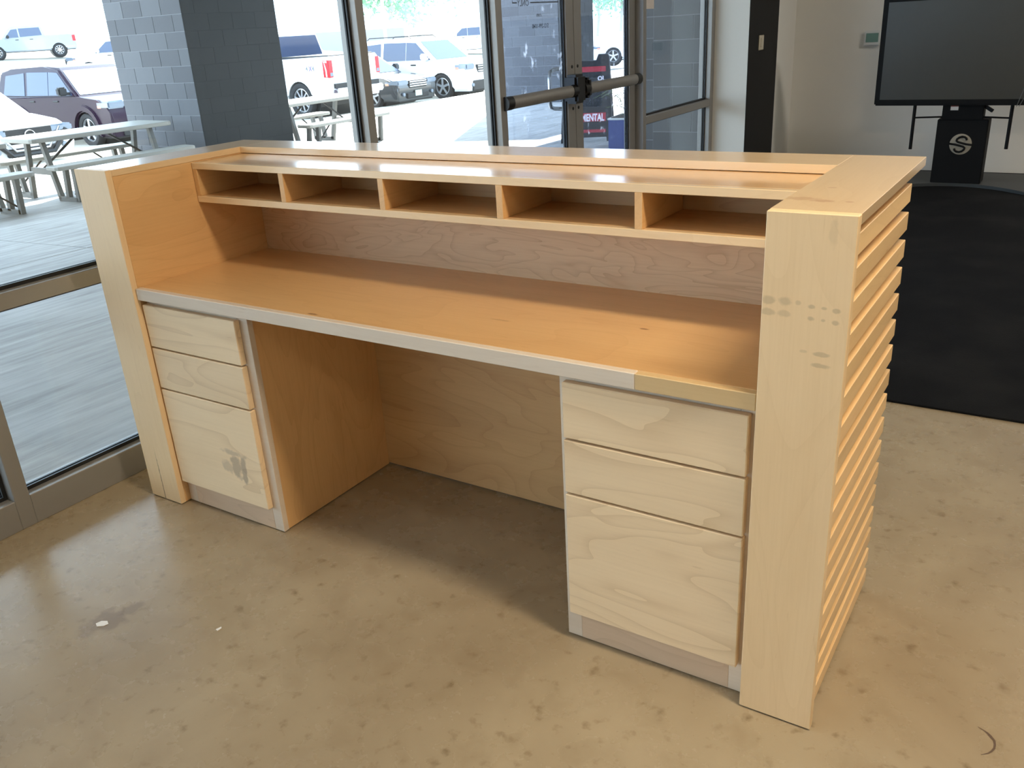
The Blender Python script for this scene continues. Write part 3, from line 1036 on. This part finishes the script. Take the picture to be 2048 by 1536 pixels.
def make_wheel(par, x, y, r, w, side, spokes=5, rimr=.66):
    bm = bmesh.new()
    hw = w / 2
    lathe(bm, [(r * rimr, hw * .85), (r * .80, hw), (r * .95, hw * .92), (r, hw * .6), (r, -hw * .6), (r * .95, -hw * .92), (r * .8, -hw), (r * rimr, -hw * .85), (r * rimr, hw * .85)], 28, 1)
    wh = obj('wheel', bm, 'tyre', par, True, (x, y, r))
    bm = bmesh.new()
    o = side * hw * .62
    lathe(bm, [(r * rimr, o), (r * rimr * .9, o + side * .012), (r * rimr * .86, o - side * .03), (r * rimr, o - side * .06)], 24, 1)
    lathe(bm, [(.0001, o + side * .012), (r * .14, o + side * .010), (r * .15, o - side * .02)], 14, 1)
    for k in range(spokes):
        a = 2 * PI * k / spokes + .3
        p = (math.cos(a) * r * .12, o, math.sin(a) * r * .12)
        q = (math.cos(a) * r * rimr * .9, o - side * .004, math.sin(a) * r * rimr * .9)
        beam(bm, p, q, r * .17 * 5 / spokes, .02, (0, 1, 0))
    obj('rim', bm, 'rim_alloy', wh, True)
    bm = bmesh.new()
    lathe(bm, [(.0001, o - side * .05), (r * rimr, o - side * .05)], 20, 1)
    obj('brake_disc', bm, 'car_trim', wh)

def vehicle(name, label, cat, loc, rz, paint, top, house, side_windows, wb, r, hw, front, rear, zb=.24, roofw=.80, arch=1.16,
            bumper_dark=True, headlight=None, taillight=None, grille=None, plate_front=False, plate_rear=False, mirror=None, spokes=5,
            handles=(), group=None, wheels=True, rails=False, flare=False, screen_mat='car_glass', rimr=.70, intake=(.05, .20, .55)):
    v = empty(name, label, cat, loc, rz, group)
    fx, rx = wb / 2, -wb / 2
    ar = r * arch
    out = [(front - .06, zb)] + [p for p in top] + [(rear + .06, zb)]
    # bottom from rear to front with wheel arches
    for cx in (rx, fx):
        a = math.asin(min(1, max(-1, (zb - r) / ar)))
        out += [p for p in arc(cx, r, ar, PI - a, a, 12)]
    bm = bmesh.new()
    prism(bm, out, -hw, hw, axis=1, bev=.055, seg=3)
    obj('body', bm, paint, v, True)
    # dark wheel wells
    bm = bmesh.new()
    for cx in (rx, fx):
        lathe(bm, [(.0001, -hw + .22), (ar + .01, -hw + .22), (ar + .01, hw - .22), (.0001, hw - .22)], 18, 1, (cx, 0, r))
    bx(bm, rear + .1, front - .1, -hw + .12, hw - .12, zb - .04, zb + .10)
    obj('underbody', bm, 'car_trim', v)
    # glasshouse: narrower towards the roof
    zl = min(p[1] for p in house); zh = max(p[1] for p in house)
    def yw(z): 
        t = (z - zl) / (zh - zl)
        return (hw - .035) * (1 - t) + hw * roofw * t
    bm = bmesh.new()
    A = [bm.verts.new((x, yw(z), z)) for x, z in house]
    B = [bm.verts.new((x, -yw(z), z)) for x, z in house]
    n = len(house)
    fa = bm.faces.new(A); fb = bm.faces.new(list(reversed(B)))
    for i in range(n):
        bm.faces.new((A[i], B[i], B[(i + 1) % n], A[(i + 1) % n]))
    bmesh.ops.bevel(bm, geom=list(set(list(fa.edges) + list(fb.edges))), offset=.05, segments=2, affect='EDGES', clamp_overlap=True)
    obj('cabin', bm, paint, v, True)
    for s in (-1, 1):
        for poly in side_windows:
            bm = bmesh.new()
            P = [bm.verts.new((x, s * (yw(z) + .008), z)) for x, z in poly]
            Q = [bm.verts.new((x, s * (yw(z) - .03), z)) for x, z in poly]
            m_ = len(poly)
            bm.faces.new(P); bm.faces.new(list(reversed(Q)))
            for i in range(m_):
                bm.faces.new((P[i], Q[i], Q[(i + 1) % m_], P[(i + 1) % m_]))
            obj('window', bm, 'car_glass', v)
    # windscreen and rear window: house[-2]->house[-1] is the screen, house[0]->house[1] the rear
    def screen(nm, p, q):
        p = Vector((p[0], 0, p[1])); q = Vector((q[0], 0, q[1]))
        d = q - p
        nrm = Vector((d.z, 0, -d.x)).normalized()
        if nm == 'windscreen' and nrm.x < 0: nrm = -nrm
        if nm == 'rear_window' and nrm.x > 0: nrm = -nrm
        bm = bmesh.new()
        ps = []
        for f in (.10, .90):
            c = p + d * f
            ww = yw(c.z) - .09
            ps += [(c, -ww), (c, ww)]
        ring = [ps[0], ps[1], ps[3], ps[2]]
        O = [bm.verts.new(c + nrm * .008 + Vector((0, yy, 0))) for c, yy in ring]
        I = [bm.verts.new(c - nrm * .03 + Vector((0, yy, 0))) for c, yy in ring]
        bm.faces.new(O); bm.faces.new(list(reversed(I)))
        for i in range(4): bm.faces.new((O[i], I[i], I[(i + 1) % 4], O[(i + 1) % 4]))
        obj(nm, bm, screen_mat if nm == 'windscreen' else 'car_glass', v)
    screen('windscreen', house[-1], house[-2])
    screen('rear_window', house[0], house[1])
    # wheels
    if wheels:
        for cx in (rx, fx):
            for s in (-1, 1):
                make_wheel(v, cx, s * (hw - .125), r, .235, s, spokes, rimr)
    if headlight:
        z0, z1, wy, dx = headlight
        for s in (-1, 1):
            bm = bmesh.new()
            y0, y1 = sorted((s * (hw + .006), s * (hw - wy)))
            fxx = max(x for x, z in top if z0 - .15 <= z <= z1 + .15)
            bx(bm, fxx - dx, fxx + .012, y0, y1, z0, z1, .03, 2)
            h = obj('headlight', bm, 'lamp_clear', v, True)
            bm = bmesh.new()
            y0, y1 = sorted((s * (hw + .009), s * (hw - .05)))
            bx(bm, fxx - dx + .02, fxx - dx + .16, y0, y1, z0 + .01, z0 + .08, .01)
            obj('indicator', bm, 'lamp_amber', h)
    if taillight:
        z0, z1, wy, dx = taillight
        for s in (-1, 1):
            bm = bmesh.new()
            y0, y1 = sorted((s * (hw + .006), s * (hw - wy)))
            bx(bm, rear - .008, rear + dx, y0, y1, z0, z1, .012, 1)
            tl = obj('taillight', bm, 'lamp_red', v)
            bm = bmesh.new()
            bx(bm, rear - .011, rear + dx * .3, *sorted((s * (hw - .03), s * (hw - wy + .02))), z0 + .03, z0 + (z1 - z0) * .28)
            obj('reversing_lamp', bm, 'lamp_clear', tl)
    if grille:
        z0, z1, wy, bars, chrome_bars = grille
        gx = max(x for x, z in top if z0 - .1 <= z <= z1 + .15)
        bm = bmesh.new()
        bx(bm, gx - .06, gx + .012, -wy, wy, z0, z1, .012)
        g = obj('grille', bm, 'car_trim', v)
        for k in range(bars):
            zz = z0 + (z1 - z0) * (k + .75) / (bars + .5)
            bm = bmesh.new()
            bx(bm, gx, gx + .03, -wy + .02, wy - .02, zz - .016, zz + .016, .006)
            obj('grille_bar', bm, 'chrome' if chrome_bars else 'car_trim', g)
    if bumper_dark:
        bm = bmesh.new()
        bx(bm, front - .10, front + .006, -hw * intake[2], hw * intake[2], zb + intake[0], zb + intake[1], .02)
        obj('air_intake', bm, 'car_trim', v)
        for s in (-1, 1):
            bm = bmesh.new()
            lathe(bm, [(.0001, front + .012), (.05, front + .010), (.055, front - .03)], 12, 0, (0, s * hw * .74, zb + .17))
            obj('fog_lamp', bm, 'lamp_clear', v)
    if plate_front:
        bm = bmesh.new(); bx(bm, front, front + .016, -.155, .155, plate_front, plate_front + .155, .004)
        obj('license_plate', bm, 'plate_pale', v)
    if plate_rear:
        bm = bmesh.new(); bx(bm, rear - .016, rear, -.155, .155, plate_rear, plate_rear + .155, .004)
        obj('license_plate', bm, 'plate_pale', v)
    if mirror:
        mx_, mz_, mm = mirror
        for s in (-1, 1):
            bm = bmesh.new()
            y0, y1 = sorted((s * (hw + .02), s * (hw + .23)))
            bx(bm, mx_ - .07, mx_ + .09, y0, y1, mz_, mz_ + .19, .035, 2)
            bx(bm, mx_ - .02, mx_ + .06, *sorted((s * (hw - .08), s * (hw + .06))), mz_ + .01, mz_ + .07)
            obj('mirror', bm, mm, v, True)
    for hx, hz in handles:
        for s in (-1, 1):
            bm = bmesh.new()
            bx(bm, hx - .10, hx + .10, *sorted((s * (hw - .01), s * (hw + .025))), hz, hz + .035, .008)
            obj('door_handle', bm, 'car_trim', v)
    if rails:
        for s in (-1, 1):
            bm = bmesh.new()
            tube(bm, [(rails[0], s * hw * .66, zh - .02), (rails[0] + .1, s * hw * .66, zh + .045), (rails[1] - .1, s * hw * .66, zh + .045), (rails[1], s * hw * .66, zh - .02)], .018, 6)
            obj('roof_rail', bm, 'car_trim', v, True)
    if flare:
        for cx in (rx, fx):
            for s in (-1, 1):
                bm = bmesh.new()
                a = math.asin(min(1, max(-1, (zb + .03 - r) / ar)))
                o1 = arc(cx, r, ar + .10, a, PI - a, 14); i1 = arc(cx, r, ar - .005, PI - a, a, 14)
                prism(bm, o1 + i1, *sorted((s * (hw - .06), s * (hw + .045))), axis=1, bev=.02, seg=2)
                obj('wheel_flare', bm, paint, v, True)
    return v

def suv(name, label, loc, rz, paint, **kw):
    """two-box family car: hood, raked screen, long roof, upright tail"""
    top = [(2.38, .45), (2.40, .62), (2.36, .78), (2.28, .98), (1.95, 1.06), (1.18, 1.14), (-2.28, 1.16), (-2.38, .95), (-2.40, .50)]
    house = [(-2.30, 1.12), (-2.08, 1.72), (-1.6, 1.79), (-.2, 1.82), (.42, 1.77), (1.24, 1.10)]
    wins = [[(.03, 1.17), (1.0, 1.17), (.80, 1.33), (.40, 1.67), (.03, 1.69)], [(-.90, 1.17), (.01, 1.17), (.01, 1.69), (-.88, 1.70)], [(-1.95, 1.19), (-1.0, 1.17), (-1.0, 1.69), (-1.82, 1.64)]]
    a = dict(wb=2.76, r=.385, arch=1.20, intake=(.0, .30, .74), hw=.96, front=2.40, rear=-2.40, headlight=(.86, 1.03, .42, .45), taillight=(.95, 1.25, .14, .12), grille=(.72, .96, .42, 3, True),
             mirror=(.86, 1.17, paint), handles=((.35, 1.02), (-.65, 1.02)), rails=(-1.7, .1))
    a.update(kw)
    return vehicle(name, label, 'car', loc, rz, paint, top, house, wins, **a)

def sedan(name, label, loc, rz, paint, **kw):
    top = [(2.36, .40), (2.40, .55), (2.34, .72), (1.90, .83), (1.05, .93), (-1.75, .98), (-2.30, .95), (-2.38, .80), (-2.40, .45)]
    house = [(-1.80, .94), (-1.05, 1.36), (-.55, 1.44), (.10, 1.45), (.40, 1.40), (1.20, .90)]
    wins = [[(-.02, .99), (.92, .98), (.42, 1.32), (-.02, 1.37)], [(-.98, .99), (-.10, .99), (-.10, 1.37), (-.75, 1.35), (-1.1, 1.15)]]
    a = dict(wb=2.78, r=.335, hw=.91, front=2.40, rear=-2.40, zb=.20, headlight=(.62, .76, .48, .5), taillight=(.72, .90, .3, .2), grille=(.53, .74, .42, 3, True),
             mirror=(.78, .96, paint), handles=((.2, .86), (-.75, .86)))
    a.update(kw)
    return vehicle(name, label, 'car', loc, rz, paint, top, house, wins, **a)

def pickup(name, label, loc, rz, paint, **kw):
    top = [(2.72, .50), (2.78, .70), (2.74, 1.0), (2.62, 1.14), (1.75, 1.20), (1.30, 1.24), (-.62, 1.32), (-2.88, 1.36), (-2.94, 1.30), (-2.94, .62)]
    house = [(-1.15, 1.26), (-1.02, 1.90), (-.7, 1.98), (.62, 1.97), (.85, 1.90), (1.45, 1.20)]
    wins = [[(.42, 1.28), (1.22, 1.28), (.78, 1.77), (.42, 1.80)], [(-.98, 1.36), (.34, 1.30), (.34, 1.82), (-.90, 1.84)]]
    a = dict(wb=3.68, r=.405, hw=.98, front=2.78, rear=-2.94, zb=.42, arch=1.2, headlight=(.86, 1.08, .38, .3), taillight=(.90, 1.28, .15, .20), grille=(.78, 1.08, .55, 3, True),
             mirror=(1.05, 1.26, 'car_trim'), handles=((.55, 1.12), (-.3, 1.12)), spokes=9)
    a.update(kw)
    return vehicle(name, label, 'pickup truck', loc, rz, paint, top, house, wins, **a)

def at(xw, yw_): return (xw, yw_, gz(xw) - .15)
# purple four-wheel drive, front partly behind the pillar
suv('suv', 'dark purple four wheel drive car behind the left picnic table', at(-17.34 - 1.38, 10.94 + .96), 0.0, 'car_purple', r=.385, arch=1.22, flare=True, screen_mat='windscreen_glare',
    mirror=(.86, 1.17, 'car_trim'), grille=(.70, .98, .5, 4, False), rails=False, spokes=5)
# white sedan nose-on at the left edge
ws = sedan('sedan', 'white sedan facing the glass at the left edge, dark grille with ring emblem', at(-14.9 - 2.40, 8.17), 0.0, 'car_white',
           grille=(.48, .76, .47, 0, False), screen_mat='windscreen_glare', mirror=None)
gx = 2.40 + .03
bm = bmesh.new()
for k in range(24):
    pass
ring = [(math.cos(2 * PI * k / 24) * .10, math.sin(2 * PI * k / 24) * .085) for k in range(25)]
tube(bm, [(gx, a, .63 + b_) for a, b_ in ring], .009, 6)
bx(bm, gx - .008, gx + .012, -.11, .11, .615, .645)
g = [c for c in ws.children if c.name.startswith('grille')][0]
obj('emblem', bm, 'chrome', g, True)
# chrome V around the grille and black lower intake
bm = bmesh.new()
tube(bm, [(2.415, -.62, .72), (2.42, -.50, .56), (2.42, -.34, .36), (2.42, .34, .36), (2.42, .50, .56), (2.415, .62, .72)], .022, 6)
obj('grille_surround', bm, 'chrome', ws, True)
bm = bmesh.new()
tube(bm, [(2.40, -.76, .66), (2.405, -.60, .46), (2.405, -.42, .27), (2.405, .42, .27), (2.405, .60, .46), (2.40, .76, .66)], .05, 6)
obj('lower_trim', bm, 'car_trim', ws, True)
# white pickup seen from behind
F = pickup('pickup_truck', 'white pickup truck seen from behind with red taillight and 4X4 lettering', (-15.1 - 1.84 * 1.03, 15.65 + .97, -.60), PI, 'car_white', plate_rear=.70)
F.scale = (1.03, .99, 1.1)
box('tonneau_cover', -2.85, -1.2, -.86, .86, 1.345, 1.385, 'car_trim', F, .01)
bm = bmesh.new()
bx(bm, -3.10, -2.90, -.90, .90, .50, .66, .03, 2)
obj('rear_bumper', bm, 'chrome', F, True)
for sy in (-1, 1):
    bm = bmesh.new()
    for pts_ in ([(-2.76, 1.26), (-2.90, 1.26), (-2.90, 1.225), (-2.80, 1.225)], [(-2.76, 1.26), (-2.80, 1.225), (-2.83, 1.05), (-2.83, .92), (-2.87, .92), (-2.87, 1.06), (-2.83, 1.20)]):
        prism(bm, pts_, *sorted((sy * .980, sy * .990)), axis=1)
    st = obj('lens_stripe', bm, 'paper', F); st['label'] = 'pale stripe across the taillight'
bm = bmesh.new()
bx(bm, -2.99, -2.93, -.86, .86, .66, .76)
obj('bumper_step', bm, 'car_trim', F)
bm = bmesh.new()
bx(bm, -2.952, -2.935, -.72, .72, .82, 1.31, .012)
tg = obj('tailgate', bm, 'car_white', F)
# in the truck's own frame +y is its left side, the one that faces the camera
m = frame_mtx((-2.16, .984, 1.06), (-1, 0, 0), (0, 0, 1))
text('lettering', '4', .15, 'badge_grey', F, m, .002, .002)
text('lettering', 'X', .15, 'badge_purple', F, frame_mtx((-2.27, .984, 1.06), (-1, 0, 0), (0, 0, 1)), .002, .003)
text('lettering', '4', .15, 'badge_grey', F, frame_mtx((-2.38, .984, 1.06), (-1, 0, 0), (0, 0, 1)), .002, .002)
# dark sedan nose-out between the pickup and the white four-wheel drive
A = sedan('sedan', 'dark grey sedan with chrome barred grille between the white pickup and white car', at(-14.25 - 2.40, 19.53), 0.0, 'car_dark', plate_front=.30)
A.scale = (1, .98, 1)
# white family car with its front wheel in full view
suv('suv', 'white four wheel drive car with alloy wheel, right of the centre upright', at(-14.54 - 1.38, 21.07 + .95), 0.0, 'car_white', grille=(.74, .98, .40, 3, True))
# second rank
def far(fn, name, label, x, y, z, head, paint, **kw):
    return fn(name, label, (x, y, z), math.atan2(head[1], head[0]), paint, **kw)
far(suv, 'suv', 'white car with dark window glinting behind the pickup bed', -30.6, 31.2, -.45, (.72, .69), 'car_white', rails=False)
far(suv, 'suv', 'white car behind the roof of the white four wheel drive', -37.0, 54.5, -.35, (-.81, -.58), 'car_white', rails=False)
far(suv, 'suv', 'white car with blue windows above the purple car roof', -40.3, 27.8, .05, (-.52, -.85), 'car_white')
far(pickup, 'pickup_truck', 'silver pickup truck far off at the upper left', -58.2, 33.6, 1.12, (-.45, -.89), 'car_silver')
far(sedan, 'sedan', 'white car seen through the right door leaf', -14.0, 34.9, -.42, (-.894, -.448), 'car_white', r=.345)

# ------------------------------------------------------------------ sign, planter, far things
sg = empty('sidewalk_sign', 'black folding sidewalk sign with red bands seen through the right door', 'sign', (-3.20, 9.18, gz(-3.2)), .42)
def sign_panel(front):
    s = -1 if front else 1
    bm = bmesh.new()
    y0, y1 = s * .34, s * .05
    def P(u, t, d=0.0):      # u across, t 0..1 up the slope
        return Vector((u, y0 + (y1 - y0) * t, 1.06 * t))
    # board with two feet and a handle notch
    pts = [(-.34, 0), (-.26, 0), (-.25, .06), (.25, .06), (.26, 0), (.34, 0), (.29, .97), (.27, 1.0), (.15, 1.0), (.12, .93), (-.12, .93), (-.15, 1.0), (-.27, 1.0), (-.29, .97)]
    A = [bm.verts.new(P(u, t) + Vector((0, s * .02, 0))) for u, t in pts]
    B = [bm.verts.new(P(u, t) - Vector((0, s * .02, 0))) for u, t in pts]
    bm.faces.new(A); bm.faces.new(list(reversed(B)))
    for i in range(len(pts)):
        j = (i + 1) % len(pts)
        bm.faces.new((A[i], B[i], B[j], A[j]))
    o = obj('panel', bm, 'sign_black', sg)
    if front:
        up = Vector((0, y1 - y0, 1.06)).normalized()
        nrm = Vector((1, 0, 0)).cross(up)
        for nm, t0, t1, mat in (('red_band', .80, .86, 'sign_red'), ('red_band', .11, .145, 'sign_red'), ('red_band', .235, .335, 'sign_red')):
            bm = bmesh.new()
            hw_ = .245
            c = [P(-hw_, t0), P(hw_, t0), P(hw_, t1), P(-hw_, t1)]
            O = [bm.verts.new(q + nrm * .0235) for q in c]; I = [bm.verts.new(q + nrm * .019) for q in c]
            bm.faces.new(O); bm.faces.new(list(reversed(I)))
            for i in range(4): bm.faces.new((O[i], I[i], I[(i + 1) % 4], O[(i + 1) % 4]))
            obj(nm, bm, mat, o)
        q = P(.225, .243) + nrm * .0245
        text('lettering', 'MENTAL', .125, 'sign_white', o, frame_mtx(q, (1, 0, 0), up), .001, .004, 0, 'RIGHT', sx=.62)
        q = P(.14, .70) + nrm * .0245
        text('lettering', 'OL', .075, 'sign_white', o, frame_mtx(q, (1, 0, 0), up), .001, .003)
sign_panel(True); sign_panel(False)
bm = bmesh.new()
beam(bm, (-.31, -.2, .42), (-.31, .2, .42), .02, .03); beam(bm, (.31, -.2, .42), (.31, .2, .42), .02, .03)
obj('spreader', bm, 'sign_black', sg)

pl = empty('planter', 'square blue planter with sparse grass by the door', 'planter', (-2.20, 8.45, gz(-2.2)), 0.15)
bm = bmesh.new()
prism(bm, [(-.24, -.24), (.24, -.24), (.24, .24), (-.24, .24)], 0, .34, axis=2, bev=.008)
obj('pot', bm, 'planter_blue', pl)
bm = bmesh.new(); bx(bm, -.25, .25, -.25, .25, .33, .352, .006); rim_ = obj('pot_rim', bm, 'white_plastic', pl)
bm = bmesh.new(); bx(bm, -.215, .215, -.215, .215, .34, .36); obj('soil', bm, 'soil', pl)
bm = bmesh.new()
for k in range(46):
    a = random.uniform(0, 2 * PI); r0 = random.uniform(0, .17); hgt = random.uniform(.12, .30); lean = random.uniform(.08, .26)
    b0 = Vector((math.cos(a) * r0, math.sin(a) * r0, .36)); d = Vector((math.cos(a + random.uniform(-.6, .6)), math.sin(a), 0))
    tube(bm, [b0, b0 + d * lean * .3 + Vector((0, 0, hgt * .7)), b0 + d * lean * .8 + Vector((0, 0, hgt)), b0 + d * lean * 1.3 + Vector((0, 0, hgt * .8))], .004, 3)
gr = obj('grass_blades', bm, 'leaf_dry', pl); gr['kind'] = 'stuff'

def tree(x, y, z, h, rad, label, seed):
    rnd = random.Random(seed)
    t = empty('tree', label, 'tree', (x, y, z), 0, 'trees beyond the car park')
    bm = bmesh.new()
    tube(bm, [(0, 0, 0), (.1, .05, h * .3), (0, .1, h * .6), (.1, 0, h * .85)], h * .022, 7)
    for k in range(6):
        a = rnd.uniform(0, 2 * PI)
        tube(bm, [(0, 0, h * (.35 + .07 * k)), (math.cos(a) * rad * .4, math.sin(a) * rad * .4, h * (.5 + .06 * k)), (math.cos(a) * rad * .75, math.sin(a) * rad * .75, h * (.56 + .06 * k))], h * .008, 5)
    obj('trunk', bm, 'bark', t)
    bm = bmesh.new()
    cl = [(rnd.gauss(0, .42) * rad, rnd.gauss(0, .42) * rad, h * rnd.uniform(.42, .98)) for _ in range(26)]
    for k in range(1500):
        c = rnd.choice(cl)
        p = Vector((c[0] + rnd.gauss(0, .16) * rad, c[1] + rnd.gauss(0, .16) * rad, c[2] + rnd.gauss(0, .09) * h))
        a = Vector((rnd.uniform(-1, 1), rnd.uniform(-1, 1), rnd.uniform(-1, 1))).normalized() * rad * .07
        b_ = Vector((rnd.uniform(-1, 1), rnd.uniform(-1, 1), rnd.uniform(-1, 1))).normalized() * rad * .05
        v = [bm.verts.new(p - a), bm.verts.new(p + b_), bm.verts.new(p + a), bm.verts.new(p - b_)]
        bm.faces.new(v)
    f = obj('foliage', bm, 'leaf_green', t, fix=False)
    f['kind'] = 'stuff'
def along(az, tt): return (2.436 + az[0] * tt, -1.4525 + az[1] * tt)
for i, (az, tt, h, rad, lb) in enumerate((((-.640, .768), 74, 6.5, 3.2, 'pale low tree left of the lamp post beyond the car park'),
                                         ((-.618, .786), 90, 9.0, 2.9, 'pale tree above the roof of the white four wheel drive'),
                                         ((-.588, .809), 100, 10.0, 3.0, 'pale tree near the left door jamb, far off'),
                                         ((-.458, .889), 58, 3.9, 1.3, 'small green tree seen at the left of the right door glass'),
                                         ((-.436, .900), 74, 5.2, 2.6, 'green tree above the white car in the right door'))):
    x, y = along(az, tt)
    tree(x, y, .4, h, rad, lb, 11 + i)
# lamp post and the long low wall
x, y = along((-.645, .764), 48)
lp = empty('lamp_post', 'slim white lamp post beyond the parked cars', 'lamp post', (x, y, .1))
bm = bmesh.new(); lathe(bm, [(.0001, 0), (.10, 0), (.085, 1), (.06, 7.5), (.0001, 7.5)], 12, 2); obj('pole', bm, 'pole_white', lp, True)
bm = bmesh.new(); bx(bm, -.18, .18, -.18, .18, 0, .25, .02); obj('footing', bm, 'far_wall', lp)
bm = bmesh.new(); bx(bm, -.5, .1, -.12, .12, 7.45, 7.58, .02); obj('lamp_head', bm, 'pole_white', lp)
fa_, fb_ = along((-.715, .699), 64), along((-.63, .777), 64)
bm = bmesh.new()
beam(bm, (fa_[0], fa_[1], .65), (fb_[0], fb_[1], .65), .25, 1.9)
tag(obj('boundary_wall', bm, 'far_wall'), 'long grey boundary wall far behind the parked cars', 'wall')
